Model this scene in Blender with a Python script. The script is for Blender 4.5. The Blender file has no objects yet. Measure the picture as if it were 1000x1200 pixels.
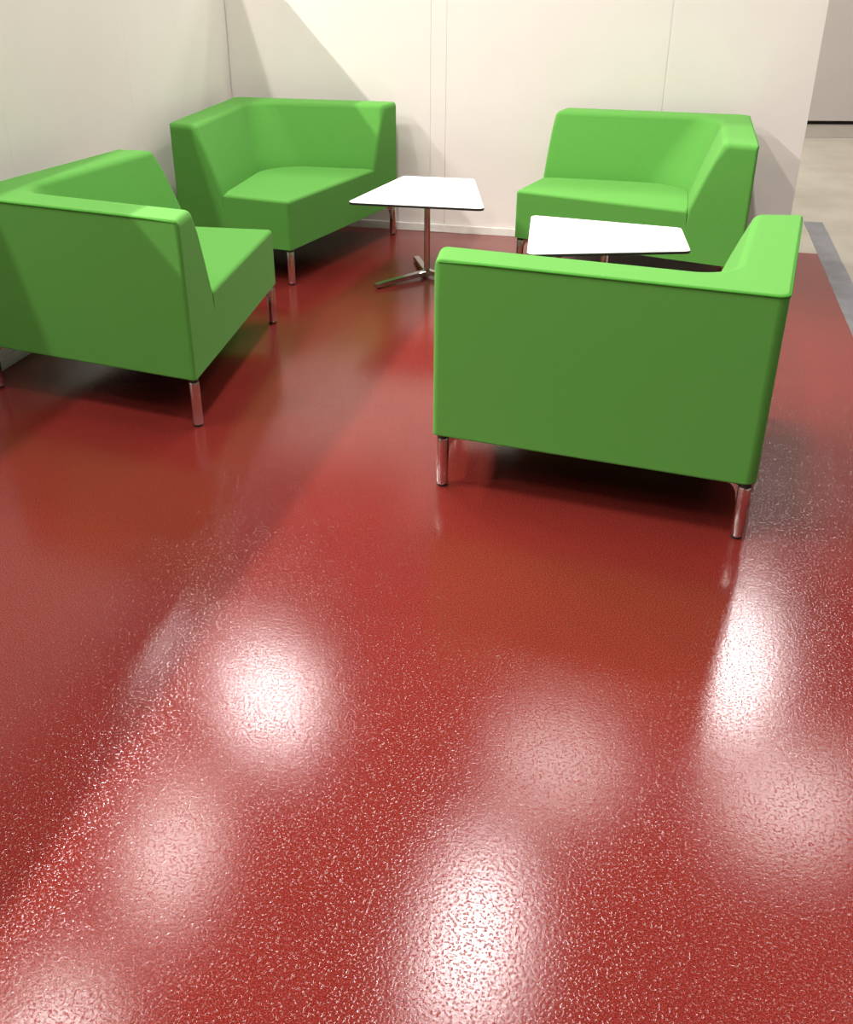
import bpy, bmesh, math
from mathutils import Vector, Matrix

scene = bpy.context.scene
C = scene.collection
R = math.radians

# ------------------------------------------------------------------ camera
cam_data = bpy.data.cameras.new('camera')
cam = bpy.data.objects.new('camera', cam_data)
C.objects.link(cam)
cam_data.sensor_fit = 'HORIZONTAL'
cam_data.sensor_width = 36.0
cam_data.lens = 1179.93 / 1000.0 * 36.0
cam_data.shift_y = -(600.0 - 579.7) / 1000.0
cam_data.clip_start = 0.05
cam_data.clip_end = 100
cam.matrix_world = (Matrix.Translation((0, 0, 1.5082)) @ Matrix.Rotation(R(90 - 28.846), 4, 'X')
                    @ Matrix.Rotation(0.0065, 4, 'Z'))
scene.camera = cam

# ------------------------------------------------------------------ world, exposure
world = bpy.data.worlds.new('hall_ambient')
scene.world = world
world.use_nodes = True
bg = world.node_tree.nodes['Background']
bg.inputs['Color'].default_value = (1.0, 0.95, 0.91, 1)
bg.inputs['Strength'].default_value = 0.06
scene.view_settings.view_transform = 'Standard'
scene.view_settings.look = 'None'
scene.view_settings.gamma = 1.0
scene.view_settings.use_curve_mapping = False
scene.view_settings.exposure = 0.36

# frame of the booth: u runs along the back wall, v into it (v = 0 at its face)
ANG = R(-12.474)
B1 = Vector((-0.19065, 6.01442))
TU = Vector((math.cos(ANG), math.sin(ANG)))
TV = Vector((-math.sin(ANG), math.cos(ANG)))

def uv(u, v, z=0.0):
    p = B1 + TU * u + TV * v
    return Vector((p.x, p.y, z))

BOOTH = Matrix.Translation((B1.x, B1.y, 0)) @ Matrix.Rotation(ANG, 4, 'Z')

# ------------------------------------------------------------------ hall lamps
COOL = (1.0, 0.96, 0.95)
WARM = (1.0, 0.945, 0.90)
def hall_lamp(u, v, z, watts, col, su=0.35, sv=0.35):
    l = bpy.data.lights.new('hall_lamp', 'AREA')
    l.shape = 'ELLIPSE'
    l.size, l.size_y = su, sv
    l.energy = watts
    l.color = col
    o = bpy.data.objects.new('hall_lamp', l)
    C.objects.link(o)
    o.matrix_world = Matrix.Translation(uv(u, v, z)) @ Matrix.Rotation(ANG, 4, 'Z')

# the hall's ceiling lights: a grid of rows along v, about 6 m up
LAMPS = []
ZL = 6.0
TUNED = {  # lamps set singly, first those whose glare is seen in the floor: place, watts, tint, size
    (1, 1): (-2.12, 2.40, 88, COOL, 1.0, .4), (1, 2): (-2.23, 0.14, 36, WARM, .3, 1.3),
    (1, 3): (-2.29, -1.95, 46, WARM, .3, 1.2), (2, 1): (1.13, 2.10, 33, WARM, 1.3, .7),
    (2, 2): (0.67, -0.12, 85, COOL, .5, 1.8), (3, 0): (3.03, 4.20, 120, COOL, .5, 2.0),
    (3, 1): (3.46, 2.05, 42, WARM, 1.3, .7), (0, 0): (-4.9, 4.2, 300, COOL, .40, .50),
    (3, 2): (4.6, 0.1, 25, WARM, .4, .8), (2, 3): (0.75, -2.2, 55, WARM, .2, 1.0),  # from here on unseen grid lamps, moved
    (1, 4): (-2.2, -4.4, 125, WARM, .2, 1.0), (2, 4): (0.75, -4.4, 105, WARM, .2, 1.0),
    (1, 0): (-2.2, 4.6, 0, WARM, .4, .4), (2, 0): (0.9, 4.6, 0, WARM, .4, .4),
}
for i, u in enumerate((-5.07, -2.20, 0.75, 3.30, 6.10)):
    for j, v in enumerate((4.5, 2.35, 0.10, -2.15, -4.40, -6.65, -8.9)):
        w = (200, 50, 40, 14, 8)[i] * (2.2, 1.8, 1.0, 1.0, 1.3, 1.0, 0.4)[j]
        lu, lv, w, tint, su, sv = TUNED.get((i, j), (u, v, w, WARM, .16, 0.9))
        if w:
            LAMPS.append((lu, lv, ZL, w, tint, su, sv))
for a in LAMPS:
    hall_lamp(*a)

# ------------------------------------------------------------------ materials
def material(name, color, rough=0.5, metallic=0.0, spec=0.5):
    m = bpy.data.materials.new(name)
    m.use_nodes = True
    b = m.node_tree.nodes['Principled BSDF']
    b.inputs['Base Color'].default_value = (*color, 1)
    b.inputs['Roughness'].default_value = rough
    b.inputs['Metallic'].default_value = metallic
    b.inputs['Specular IOR Level'].default_value = spec
    return m, m.node_tree, b

def node(nt, kind, **kw):
    n = nt.nodes.new(kind)
    for k, v in kw.items():
        if k in n.inputs:
            n.inputs[k].default_value = v
        else:
            setattr(n, k, v)
    return n

def noise(nt, coord, scale, detail=2.0, rough=0.5):
    n = node(nt, 'ShaderNodeTexNoise')
    n.inputs['Scale'].default_value = scale
    n.inputs['Detail'].default_value = detail
    n.inputs['Roughness'].default_value = rough
    nt.links.new(coord, n.inputs['Vector'])
    return n.outputs['Fac']

def ramp(nt, fac, stops):
    r = node(nt, 'ShaderNodeValToRGB')
    el = r.color_ramp.elements
    while len(el) < len(stops):
        el.new(0.5)
    for e, (p, c) in zip(el, stops):
        e.position = p
        e.color = (*c, 1)
    nt.links.new(fac, r.inputs['Fac'])
    return r.outputs['Color']

def bump(nt, b, height, strength, dist):
    n = node(nt, 'ShaderNodeBump')
    n.inputs['Strength'].default_value = strength
    n.inputs['Distance'].default_value = dist
    nt.links.new(height, n.inputs['Height'])
    nt.links.new(n.outputs['Normal'], b.inputs['Normal'])
    return n

def objco(nt):
    return node(nt, 'ShaderNodeTexCoord').outputs['Object']

# red speckled sheet floor, orange-peel gloss
M_RED, nt, b = material('red_speckled_floor', (0.3, 0.04, 0.03), 0.16, 0, 0.55)
co = objco(nt)
col = ramp(nt, noise(nt, co, 330, 1.5, 0.6), [(0.33, (0.085, 0.0097, 0.0076)), (0.52, (0.160, 0.0168, 0.0127)), (0.70, (0.265, 0.042, 0.031))])
patch = ramp(nt, noise(nt, co, 1.3, 3), [(0.3, (0.94, 0.94, 0.94)), (0.7, (1.06, 1.06, 1.06))])
mx = node(nt, 'ShaderNodeMix', data_type='RGBA', blend_type='MULTIPLY')
mx.inputs[0].default_value = 1.0
nt.links.new(col, mx.inputs[6]); nt.links.new(patch, mx.inputs[7])
# matt red body under a thin clear lacquer with a short-tailed gloss
nt.nodes.remove(b)
dif = node(nt, 'ShaderNodeBsdfDiffuse')
glo = node(nt, 'ShaderNodeBsdfGlossy', distribution='BECKMANN')
glo.inputs['Color'].default_value = (1, 1, 1, 1)
glo.inputs['Roughness'].default_value = 0.175
fre = node(nt, 'ShaderNodeFresnel')
fre.inputs['IOR'].default_value = 1.5
bmp = node(nt, 'ShaderNodeBump')
bmp.inputs['Strength'].default_value = 1.0
bmp.inputs['Distance'].default_value = 0.0002
mr = node(nt, 'ShaderNodeMapRange', interpolation_type='SMOOTHSTEP')   # mostly flat skin with small pits
mr.inputs['From Min'].default_value = 0.24
mr.inputs['From Max'].default_value = 0.47
nt.links.new(noise(nt, co, 185, 0.5, 0.5), mr.inputs['Value'])
ad = node(nt, 'ShaderNodeMath', operation='MULTIPLY_ADD')
ad.inputs[1].default_value = 0.55
nt.links.new(noise(nt, co, 120, 0.0, 0.5), ad.inputs[0])
nt.links.new(mr.outputs['Result'], ad.inputs[2])
nt.links.new(ad.outputs['Value'], bmp.inputs['Height'])
nt.links.new(bmp.outputs['Normal'], glo.inputs['Normal'])
nt.links.new(mx.outputs[2], dif.inputs['Color'])
mixs = node(nt, 'ShaderNodeMixShader')
nt.links.new(fre.outputs['Fac'], mixs.inputs[0])
nt.links.new(dif.outputs['BSDF'], mixs.inputs[1])
nt.links.new(glo.outputs['BSDF'], mixs.inputs[2])
nt.links.new(mixs.outputs['Shader'], nt.nodes['Material Output'].inputs['Surface'])

# fawn hall floor
M_HALL, nt, b = material('beige_hall_floor', (0.5, 0.44, 0.34), 0.45, 0, 0.4)
co = objco(nt)
nt.links.new(ramp(nt, noise(nt, co, 2.2, 5, 0.6), [(0.3, (0.24, 0.215, 0.165)), (0.7, (0.31, 0.285, 0.225))]), b.inputs['Base Color'])

M_STRIP, nt, b = material('grey_beige_strip', (0.23, 0.205, 0.17), 0.5, 0, 0.4)
co = objco(nt)
nt.links.new(ramp(nt, noise(nt, co, 3, 4, 0.6), [(0.3, (0.20, 0.18, 0.15)), (0.7, (0.25, 0.225, 0.185))]), b.inputs['Base Color'])

# grey tape
M_TAPE, nt, b = material('grey_tape', (0.24, 0.24, 0.26), 0.5, 0, 0.4)
co = objco(nt)
nt.links.new(ramp(nt, noise(nt, co, 9, 4, 0.6), [(0.3, (0.115, 0.112, 0.115)), (0.7, (0.16, 0.158, 0.163))]), b.inputs['Base Color'])

# white partition boards
M_WALL, nt, b = material('white_wall_board', (0.80, 0.77, 0.73), 0.6, 0, 0.3)
co = objco(nt)
nt.links.new(ramp(nt, noise(nt, co, 1.7, 5, 0.6), [(0.3, (0.83, 0.76, 0.72)), (0.7, (0.87, 0.80, 0.765))]), b.inputs['Base Color'])
bump(nt, b, noise(nt, co, 60, 3), 0.05, 0.002)

M_TRIM, nt, b = material('white_painted_rail', (0.82, 0.79, 0.75), 0.45, 0, 0.4)
co = objco(nt)
nt.links.new(ramp(nt, noise(nt, co, 14, 4), [(0.35, (0.74, 0.70, 0.65)), (0.6, (0.83, 0.80, 0.76))]), b.inputs['Base Color'])

M_FARWALL, nt, b = material('far_hall_wall', (0.62, 0.58, 0.53), 0.7, 0, 0.2)
co = objco(nt)
nt.links.new(ramp(nt, noise(nt, co, 0.9, 4), [(0.3, (0.47, 0.43, 0.39)), (0.7, (0.54, 0.50, 0.46))]), b.inputs['Base Color'])

M_DARK, nt, b = material('dark_gap', (0.03, 0.028, 0.026), 0.8)

# green wool upholstery
M_GREEN, nt, b = material('green_upholstery', (0.085, 0.36, 0.05), 0.85, 0, 0.15)
co = objco(nt)
nt.links.new(ramp(nt, noise(nt, co, 420, 2, 0.7), [(0.3, (0.080, 0.282, 0.044)), (0.7, (0.113, 0.348, 0.062))]), b.inputs['Base Color'])
b.inputs['Sheen Weight'].default_value = 0.1
b.inputs['Sheen Roughness'].default_value = 0.4
b.inputs['Sheen Tint'].default_value = (0.85, 1.0, 0.6, 1)
bump(nt, b, noise(nt, co, 700, 2, 0.6), 0.25, 0.001)

M_PIPING, nt, b = material('green_seam', (0.05, 0.24, 0.025), 0.9, 0, 0.1)
M_BLACKCLOTH, nt, b = material('black_underside_cloth', (0.012, 0.012, 0.012), 0.9, 0, 0.1)

M_CHROME, nt, b = material('polished_metal', (0.72, 0.69, 0.67), 0.16, 1.0)
co = objco(nt)
nt.links.new(ramp(nt, noise(nt, co, 25, 3), [(0.3, (0.13,) * 3), (0.7, (0.2,) * 3)]), b.inputs['Roughness'])
M_BLACK, nt, b = material('black_plastic', (0.012, 0.012, 0.013), 0.4)
M_WHITE, nt, b = material('white_laminate', (0.88, 0.88, 0.87), 0.4, 0, 0.4)
co = objco(nt)
bump(nt, b, noise(nt, co, 300, 2), 0.04, 0.001)
M_EDGE, nt, b = material('black_laminate_core', (0.015, 0.014, 0.014), 0.4)

# ------------------------------------------------------------------ mesh helpers
def new_obj(name, bm, mat, parent=None, matrix=None, smooth=30):
    bmesh.ops.recalc_face_normals(bm, faces=bm.faces)
    me = bpy.data.meshes.new(name)
    bm.to_mesh(me); bm.free()
    me.materials.append(mat)
    if smooth:
        for p in me.polygons:
            p.use_smooth = True
        me.set_sharp_from_angle(angle=R(smooth))
    o = bpy.data.objects.new(name, me)
    C.objects.link(o)
    if parent is not None:
        o.parent = parent
    if matrix is not None:
        o.matrix_local = matrix
    return o

def structure(o, label=None):
    o['kind'] = 'structure'
    if label:
        o['label'] = label
    return o

def bm_prism(bm, poly, z0, z1):
    lo = [bm.verts.new((x, y, z0)) for x, y in poly]
    hi = [bm.verts.new((x, y, z1)) for x, y in poly]
    n = len(poly)
    bm.faces.new(lo[::-1]); bm.faces.new(hi)
    for i in range(n):
        bm.faces.new((lo[i], lo[(i + 1) % n], hi[(i + 1) % n], hi[i]))
    return lo, hi

def bm_box(bm, x0, x1, y0, y1, z0, z1, bev=0.0, seg=2):
    t = bmesh.new()
    bm_prism(t, [(x0, y0), (x1, y0), (x1, y1), (x0, y1)], z0, z1)
    if bev:
        bmesh.ops.bevel(t, geom=t.edges[:], offset=bev, segments=seg, profile=0.5, affect='EDGES')
    me = bpy.data.meshes.new('t'); t.to_mesh(me); t.free()
    bm.from_mesh(me); bpy.data.meshes.remove(me)

def bm_lathe(bm, prof, cx=0.0, cy=0.0, seg=24):
    rings = []
    for r, z in prof:
        rings.append([bm.verts.new((cx + r * math.cos(2 * math.pi * k / seg), cy + r * math.sin(2 * math.pi * k / seg), z)) for k in range(seg)])
    for a, c in zip(rings, rings[1:]):
        for k in range(seg):
            bm.faces.new((a[k], a[(k + 1) % seg], c[(k + 1) % seg], c[k]))
    bm.faces.new(rings[0][::-1]); bm.faces.new(rings[-1])

def bm_tube(bm, pts, r, seg=8):
    rings = []
    n = len(pts)
    for i, p in enumerate(pts):
        a = pts[max(i - 1, 0)]; c = pts[min(i + 1, n - 1)]
        d = (c - a).normalized()
        up = Vector((0, 0, 1)) if abs(d.z) < 0.9 else Vector((1, 0, 0))
        x = d.cross(up).normalized(); y = x.cross(d)
        rings.append([bm.verts.new(p + (x * math.cos(2 * math.pi * k / seg) + y * math.sin(2 * math.pi * k / seg)) * r) for k in range(seg)])
    for a, c in zip(rings, rings[1:]):
        for k in range(seg):
            bm.faces.new((a[k], a[(k + 1) % seg], c[(k + 1) % seg], c[k]))
    bm.faces.new(rings[0][::-1]); bm.faces.new(rings[-1])

# ------------------------------------------------------------------ setting
U_CORNER, U_END = -0.975, 2.215
H_BACK, H_LEFT = 1.60, 1.60

bm = bmesh.new()
bm_box(bm, -14, 16, -14, 14, -0.12, -0.004)
structure(new_obj('floor', bm, M_HALL, None, BOOTH, 0), 'beige worn hall floor around the red floor')

bm = bmesh.new()          # red sheet: right edge runs straight, far edge lies in line with the back wall face
bm_prism(bm, [(-2.6, -8.0), (2.395, -8.0), (2.395, 0.034), (-2.6, 0.034)], -0.0035, 0.0)
structure(new_obj('floor_covering', bm, M_RED, None, BOOTH, 0), 'glossy red speckled floor covering under the green sofas')

# grey tape along the right edge, slightly wavy cut
bm = bmesh.new()
pts_l, pts_r = [], []
N = 60
for i in range(N + 1):
    v = -8.0 + 8.80 * i / N
    w = 0.003 * math.sin(i * 2.3) + 0.002 * math.sin(i * 5.1)
    pts_l.append((2.397 + 0.0 + 0.5 * max(0, 0) + w * 0.6, v)); pts_r.append((2.397 + 0.112 + w * 0.5, v))
bm_prism(bm, pts_r + pts_l[::-1], -0.004, -0.0018)
structure(new_obj('trim_1', bm, M_TAPE, None, BOOTH, 0), 'grey tape strip along the right edge of the red floor')

# back wall: carcass + separate boards with recessed joints
bm = bmesh.new()
bm_box(bm, U_CORNER - 0.05, U_END, 0.012, 0.06, -0.004, H_BACK)
wb = structure(new_obj('wall_back', bm, M_WALL, None, BOOTH, 0), 'white back partition wall behind the two far sofas')
joints = [U_CORNER, 0.203, 0.290, 1.467, U_END]
for a, c in zip(joints, joints[1:]):
    bm = bmesh.new()
    bm_box(bm, a + 0.0005, c - (0.0005 if c < U_END else 0), 0.0, 0.013, 0.046, H_BACK, 0.0006, 1)
    new_obj('wall_panel', bm, M_WALL, wb, None, 0)
bm = bmesh.new()
bm_box(bm, U_CORNER + 0.012, U_END, -0.010, 0.014, 0.0, 0.045, 0.003, 2)
structure(new_obj('baseboard_back', bm, M_TRIM, None, BOOTH, 0), 'low white rail along the foot of the back wall')

# left wall
bm = bmesh.new()
bm_box(bm, U_CORNER - 0.06, U_CORNER - 0.012, -7.0, 0.012, -0.004, H_LEFT)
wl = structure(new_obj('wall_left', bm, M_WALL, None, BOOTH, 0), 'white side partition wall beside the left sofas')
lj = [-7.0, -5.79, -4.6, -3.41, -2.22, -1.2, 0.0]
for a, c in zip(lj, lj[1:]):
    bm = bmesh.new()
    bm_box(bm, U_CORNER - 0.013, U_CORNER, a + 0.0002, c - (0.0002 if c < 0 else 0.003), 0.046, H_LEFT, 0.0005, 1)
    new_obj('wall_panel', bm, M_WALL, wl, None, 0)
bm = bmesh.new()
bm_box(bm, U_CORNER - 0.014, U_CORNER + 0.010, -7.0, -0.012, 0.0, 0.045, 0.003, 2)
structure(new_obj('baseboard_left', bm, M_TRIM, None, BOOTH, 0), 'low white rail along the foot of the left wall')

# far side of the hall, seen past the end of the back wall
FAR = Matrix.Translation((3.797, 10.06, 0))
bm = bmesh.new()
bm_box(bm, -4.0, 7.0, 0.0, 0.15, 0.03, 4.5, 0.004, 1)
wf = structure(new_obj('wall_far', bm, M_FARWALL, None, FAR, 0), 'pale wall on the far side of the hall')
bm = bmesh.new()
bm_box(bm, -4.0, 7.0, 0.05, 0.15, -0.004, 0.03)
structure(new_obj('trim_2', bm, M_DARK, None, FAR, 0), 'dark gap under the far hall wall')
bm = bmesh.new()
bm_box(bm, -4.0, 7.0, -0.72, -0.70, -0.006, -0.0025)
structure(new_obj('trim_3', bm, M_TAPE, None, FAR, 0), 'thin grey joint line in the hall floor')
bm = bmesh.new()
bm_box(bm, -4.0, 7.0, -0.70, 0.05, -0.0045, -0.003)
structure(new_obj('trim_4', bm, M_STRIP, None, FAR, 0), 'darker floor strip along the foot of the far hall wall')

# ------------------------------------------------------------------ corner sofas
P0, Q0 = 0.955, 0.936               # lengths of the two outer backs
F0 = (1.108, 0.626)                 # free seat corner
HL, HS, HB = 0.178, 0.414, 0.727     # underside, seat and back heights

def end_p(d):                        # where the end plane P-F meets the line y = d
    return (P0 + (F0[0] - P0) / F0[1] * d, d)

def end_q(d):
    return (d, Q0 + (F0[1] - Q0) / F0[0] * d)

def ring_path(d):
    """polyline at inward offset d: from the P end, round the corner, to the Q end"""
    rad = 0.03 + 0.72 * d
    ex, ey = end_p(d); qx, qy = end_q(d)
    pts = []
    n1, nc, n2 = 7, 12, 7
    cx = cy = d + rad
    for i in range(n1):
        t = i / n1
        pts.append((ex + (cx - ex) * t, d))
    for i in range(nc + 1):
        a = -math.pi / 2 - (math.pi / 2) * i / nc
        pts.append((cx + rad * math.cos(a), cy + rad * math.sin(a)))
    for i in range(1, n2 + 1):
        t = i / n2
        pts.append((d, cy + (qy - cy) * t))
    return pts

# cross-section of the back: (inward offset, height, how much the end is rounded)
def back_profile():
    pr = [(0.004, HL, 1), (0.0, HL + 0.006, 1), (0.0, 0.30, 1), (0.0, 0.45, 1), (0.0, 0.60, 1), (0.0, HB - 0.008, 1), (0.003, HB - 0.002, 1), (0.008, HB, 1)]
    tt, ts, zs = 0.147, 0.268, 0.415
    # rounded inner top edge
    ang = math.atan2(ts - tt, HB - zs)
    rr = 0.032
    c = (tt - rr * math.tan((math.pi / 2 - ang) / 2) , HB - rr)
    for k in range(7):
        a = math.pi / 2 - (math.pi / 2 - ang) * k / 6
        pr.append((c[0] + rr * math.cos(a), c[1] + rr * math.sin(a), 1))
    d0, z0, _ = pr[-1]
    for k in range(1, 6):
        t = k / 5
        pr.append((d0 + (ts - d0) * t + 0.004 * math.sin(math.pi * t), z0 + (zs - z0) * t, 1))
    pr += [(ts + 0.002, 0.37, 0.7), (ts + 0.002, 0.34, 0.05), (ts + 0.002, HL, 0.05)]
    return pr

def maybe_flip(pts, flip):
    return [(y, x) + tuple(r) for x, y, *r in pts] if flip else pts

def make_backrest(flip):
    pr = back_profile()
    n = len(pr)
    # 2-D inward normals of the section, for rounding the ends
    nor = []
    for i in range(n):
        a = pr[i - 1]; c = pr[(i + 1) % n]
        t = Vector((c[0] - a[0], c[1] - a[1])).normalized()
        nor.append(Vector((t.y, -t.x)))
    cen = Vector((0.12, 0.45))
    for i in range(n):
        if nor[i].dot(cen - Vector(pr[i][:2])) < 0:
            nor[i] = -nor[i]
    er = 0.016
    ers = [0.028 if (z > HB - 0.03 and d > 0.009) else 0.022 if z > HB - 0.01 else er for d, z, w in pr]   # rounder at the top
    paths = [ring_path(d) for d, z, w in pr]
    m = len(paths[0])
    # full inward shift of each section point at the very end (tight corners run to one mitre point)
    shift = [nor[i] * ers[i] * pr[i][2] for i in range(n)]
    for k, i in enumerate((5, 6, 7)):
        shift[i] = Vector((er - 0.0008 + 0.0008 * k - pr[i][0], HB - 0.026 - 0.0016 + 0.0008 * k - pr[i][1]))
    for k, i in enumerate((0, 1)):
        shift[i] = Vector((er * (0.8 - 0.04 * k) - pr[i][0], HL + er * (0.1 + 0.3 * k) - pr[i][1]))
    steps = 4
    def end_rings(a_i, b_i):
        """rings from the end cap to where the section is full again"""
        rings = []
        for k in range(steps + 1):
            a = math.pi / 2 * k / steps
            f = 1 - math.sin(a)
            out = []
            for i, (d, z, w) in enumerate(pr):
                dd = d + shift[i].x * f; zz = z + shift[i].y * f
                p = ring_path(max(dd, 0.0))
                e = Vector(p[a_i]); q = e + (Vector(p[b_i]) - e).normalized() * ers[i] * (1 - math.cos(a)) * w
                out.append((q.x, q.y, zz))
            rings.append(out)
        return rings
    first = end_rings(0, 1)
    last = end_rings(-1, -2)[::-1]
    grid = first + [[(paths[i][j][0], paths[i][j][1], pr[i][1]) for i in range(n)] for j in range(1, m - 1)] + last
    bm = bmesh.new()
    vs = [[bm.verts.new(p) for p in maybe_flip(row, flip)] for row in grid]
    for a, c in zip(vs, vs[1:]):
        for i in range(n):
            bm.faces.new((a[i], a[(i + 1) % n], c[(i + 1) % n], c[i]))
    bm.faces.new(vs[0][::-1]); bm.faces.new(vs[-1])
    return bm

def make_seat(flip):
    d = 0.270
    inner = ring_path(d)
    poly = inner[::1] + [F0]          # P end -> corner -> Q end -> F
    poly = maybe_flip(poly, flip)
    bm = bmesh.new()
    lo, hi = bm_prism(bm, poly, HL, HS)
    nf = len(poly) - 1
    bm.edges.ensure_lookup_table()
    top = [e for e in bm.edges if all(v.co.z > HS - 1e-6 for v in e.verts)]
    fv = [e for e in bm.edges if (lo[nf] in e.verts and hi[nf] in e.verts)]
    bot = [e for e in bm.edges if all(v.co.z < HL + 1e-6 for v in e.verts) and lo[nf] in e.verts]
    bmesh.ops.bevel(bm, geom=top + fv, offset=0.016, segments=4, profile=0.5, affect='EDGES', clamp_overlap=True)
    return bm

def make_piping(flip):
    bm = bmesh.new()
    path = ring_path(0.0)
    pts = [Vector((x, y, HB - 0.006)) for x, y in maybe_flip(path[1:-1], flip)]
    e0 = Vector((*maybe_flip([(P0 - 0.014, 0.002)], flip)[0], HB - 0.010))
    e1 = Vector((*maybe_flip([(0.002, Q0 - 0.014)], flip)[0], HB - 0.010))
    bm_tube(bm, [e0] + pts + [e1], 0.0030, 8)
    return bm

def make_base(flip):
    poly = [(0.05, 0.05), (P0 - 0.04, 0.05), (F0[0] - 0.06, F0[1] - 0.05), (0.05, Q0 - 0.07)]
    bm = bmesh.new()
    bm_prism(bm, maybe_flip(poly, flip), HL - 0.012, HL)
    return bm

def make_leg():
    """cast leg: flat-oval column with a curved web running in under the seat (+x)"""
    bm = bmesh.new()
    zt = HL - 0.012
    seg = 24
    rings = []
    for z, s in ((0.008, 0.90), (0.011, 1.0), (zt - 0.004, 1.0), (zt, 0.94)):
        ring = []
        for k in range(seg):
            a = 2 * math.pi * k / seg
            c, s_ = math.cos(a), math.sin(a)
            ring.append(bm.verts.new((math.copysign(abs(c) ** 0.75, c) * 0.0175 * s, math.copysign(abs(s_) ** 0.75, s_) * 0.0175 * s, z)))
        rings.append(ring)
    for a, c in zip(rings, rings[1:]):
        for k in range(seg):
            bm.faces.new((a[k], a[(k + 1) % seg], c[(k + 1) % seg], c[k]))
    bm.faces.new(rings[0][::-1]); bm.faces.new(rings[-1])
    return bm

def make_bracket():
    bm = bmesh.new()
    zt = HL - 0.012
    prof = [(0.0150, zt), (0.075, zt), (0.075, zt - 0.006)]
    for k in range(9):
        a = math.pi / 2 + (math.pi / 2) * k / 8
        prof.append((0.0172 + 0.036 + 0.036 * math.cos(a), zt - 0.006 - 0.036 + 0.036 * math.sin(a)))
    prof.append((0.0150, zt - 0.06))
    w = 0.011
    A = [bm.verts.new((x, -w, z)) for x, z in prof]
    B = [bm.verts.new((x, w, z)) for x, z in prof]
    n = len(prof)
    bm.faces.new(A); bm.faces.new(B[::-1])
    for i in range(n):
        bm.faces.new((A[i], B[i], B[(i + 1) % n], A[(i + 1) % n]))
    return bm

def make_disc(r, z0, z1):
    bm = bmesh.new()
    bm_lathe(bm, [(r * 0.92, z0), (r, z0 + 0.002), (r, z1)], seg=20)
    return bm

def flat_faces(o):
    m = o.modifiers.new('weighted_normals', 'WEIGHTED_NORMAL')
    m.keep_sharp = True
    m.weight = 80

def make_sofa(flip):
    root = bpy.data.objects.new('corner_sofa', None)
    root.empty_display_size = 0.2
    C.objects.link(root)
    back = new_obj('backrest', make_backrest(flip), M_GREEN, root, None, 55)
    flat_faces(back)
    new_obj('piping', make_piping(flip), M_PIPING, back)['label'] = 'dark green seam along the outer top edge'
    flat_faces(new_obj('seat', make_seat(flip), M_GREEN, root, None, 40))
    new_obj('base_panel', make_base(flip), M_BLACKCLOTH, root, None, 0)['label'] = 'black cloth underside'
    corners = [(0, 0), (P0, 0), F0, (0, Q0)]
    cen = Vector((sum(c[0] for c in corners) / 4, sum(c[1] for c in corners) / 4))
    for c in corners:
        d = (cen - Vector(c)).normalized()
        p = Vector(c) + d * 0.034
        if flip:
            p = Vector((p.y, p.x)); d = Vector((d.y, d.x))
        M = Matrix.Translation((p.x, p.y, 0)) @ Matrix.Rotation(math.atan2(d.y, d.x), 4, 'Z')
        leg = new_obj('leg', make_leg(), M_CHROME, root, M, 40)
        new_obj('leg_bracket', make_bracket(), M_CHROME, leg, None, 25)
        new_obj('foot_glide', make_disc(0.0165, 0.0, 0.009), M_BLACK, leg, None, 40)['label'] = 'black plastic foot'
        new_obj('leg_spacer', make_disc(0.0165, HL - 0.013, HL), M_BLACK, leg, None, 40)['label'] = 'black spacer on top of the leg'
    return root

def copy_tree(o, parent=None):
    c = o.copy()
    C.objects.link(c)
    if parent is not None:
        c.parent = parent
    for ch in list(o.children):
        copy_tree(ch, c)
    return c

def describe(o, label, cat, group):
    o['label'] = label; o['category'] = cat; o['group'] = group

GS = 'green corner sofas around the white tables'
s1 = make_sofa(True)
s1.location = (-1.663, 3.553, 0); s1.rotation_euler.z = R(-21.78)
s4 = copy_tree(s1)
s4.location = (0.916, 2.469, 0); s4.rotation_euler.z = R(70.19)
s2 = make_sofa(False)
s2.location = (-1.100, 6.065, 0); s2.rotation_euler.z = R(-99.68)
s3 = copy_tree(s2)
s3.location = (1.659, 5.516, 0); s3.rotation_euler.z = R(167.07)
describe(s1, 'green corner sofa beside the left wall, showing its long outer back and seat end', 'sofa', GS)
describe(s4, 'green corner sofa standing nearest, back turned, in front of the half-hidden white table', 'sofa', GS)
describe(s2, 'green corner sofa in the corner where the two white walls meet', 'sofa', GS)
describe(s3, 'green corner sofa against the back wall, directly behind the half-hidden white table', 'sofa', GS)

# ------------------------------------------------------------------ trapezoid tables
TL, TS, TD, TZ = 0.652, 0.372, 0.647, 0.433

def trapezoid(inset, r, n=6):
    base = [Vector((-TL / 2, -TD / 2)), Vector((TL / 2, -TD / 2)), Vector((TS / 2, TD / 2)), Vector((-TS / 2, TD / 2))]
    out = []
    for i in range(4):
        p, c, q = base[i - 1], base[i], base[(i + 1) % 4]
        a = (p - c).normalized(); b_ = (q - c).normalized()
        ang = a.angle(b_)
        bis = (a + b_).normalized()
        cc = c + bis * (inset / math.sin(ang / 2))
        o = cc + bis * (r / math.sin(ang / 2))
        t0 = cc + a * (r / math.tan(ang / 2)); t1 = cc + b_ * (r / math.tan(ang / 2))
        a0 = math.atan2(t0.y - o.y, t0.x - o.x); a1 = math.atan2(t1.y - o.y, t1.x - o.x)
        while a1 < a0:
            a1 += 2 * math.pi
        for k in range(n + 1):
            x = a0 + (a1 - a0) * k / n
            out.append((o.x + r * math.cos(x), o.y + r * math.sin(x)))
    return out

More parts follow.
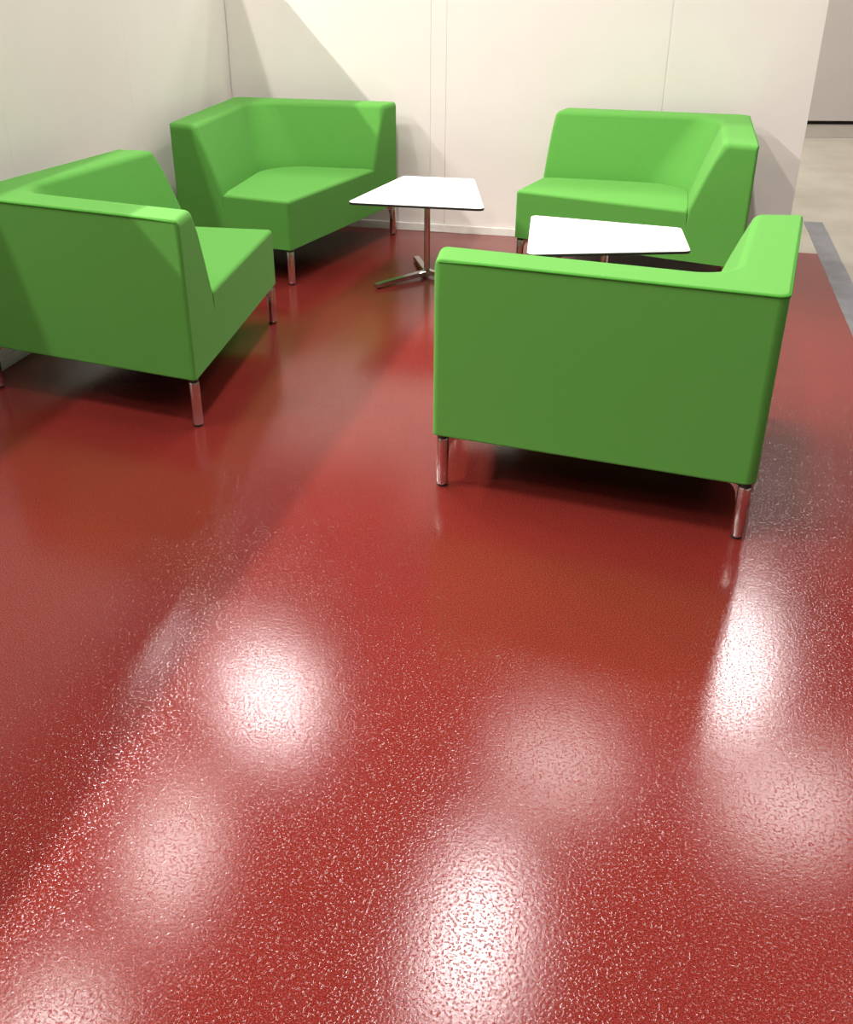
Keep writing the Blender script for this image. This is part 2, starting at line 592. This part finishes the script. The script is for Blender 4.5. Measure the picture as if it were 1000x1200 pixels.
def make_table():
    root = bpy.data.objects.new('trapezoid_table', None)
    root.empty_display_size = 0.2
    C.objects.link(root)
    bm = bmesh.new()
    bm_prism(bm, trapezoid(0.0, 0.028), TZ - 0.0115, TZ - 0.002)
    top = new_obj('table_top', bm, M_EDGE, root, None, 30)
    top['label'] = 'black edged laminate slab'
    bm = bmesh.new()
    bm_prism(bm, trapezoid(0.0012, 0.027), TZ - 0.002, TZ)
    new_obj('top_surface', bm, M_WHITE, top, None, 30)['label'] = 'white laminate face'
    bm = bmesh.new()
    bm_lathe(bm, [(0.0155, 0.020), (0.0155, TZ - 0.022)], seg=28)
    new_obj('pole', bm, M_CHROME, root, None, 40)
    bm = bmesh.new()
    bm_box(bm, -0.08, 0.08, -0.08, 0.08, TZ - 0.0155, TZ - 0.0115, 0.001, 1)
    bm_lathe(bm, [(0.024, TZ - 0.030), (0.026, TZ - 0.0155)], seg=24)
    new_obj('mounting_plate', bm, M_BLACK, root, None, 30)['label'] = 'black plate under the top'
    bm = bmesh.new()
    bm_lathe(bm, [(0.020, 0.010), (0.023, 0.013), (0.023, 0.040), (0.017, 0.044)], seg=28)
    new_obj('hub', bm, M_CHROME, root, None, 30)
    for a in (228, 111, -10):
        bm = bmesh.new()
        L = 0.318
        w0, w1 = 0.016, 0.0165
        V = []
        for x, w, z0, z1 in ((0.018, w0, 0.016, 0.038), (L - 0.006, w1, 0.006, 0.024), (L, w1 - 0.002, 0.007, 0.0225)):
            V.append([bm.verts.new(q) for q in ((x, -w, z0), (x, w, z0), (x, w, z1 - 0.002), (x, w - 0.002, z1), (x, -w + 0.002, z1), (x, -w, z1 - 0.002))])
        for p, q in zip(V, V[1:]):
            for k in range(6):
                bm.faces.new((p[k], p[(k + 1) % 6], q[(k + 1) % 6], q[k]))
        bm.faces.new(V[0][::-1]); bm.faces.new(V[-1])
        ft = new_obj('foot', bm, M_CHROME, root, Matrix.Rotation(R(a), 4, 'Z'), 25)
        bm = bmesh.new()
        bm_lathe(bm, [(0.010, 0.0), (0.011, 0.002), (0.011, 0.0075)], L - 0.018, 0.0, 16)
        new_obj('foot_glide', bm, M_BLACK, ft, None, 40)['label'] = 'black plastic glide'
    return root

GT = 'white trapezoid tables between the sofas'
t1 = make_table()
t1.location = (-0.005, 5.040, 0); t1.rotation_euler.z = -0.180
t2 = copy_tree(t1)
t2.location = (0.744, 4.192, 0); t2.rotation_euler.z = -1.686
describe(t1, 'white trapezoid table with black edge, on a chrome pole with splayed feet in plain sight', 'table', GT)
describe(t2, 'white trapezoid table partly hidden behind the nearest green sofa, feet out of sight', 'table', GT)
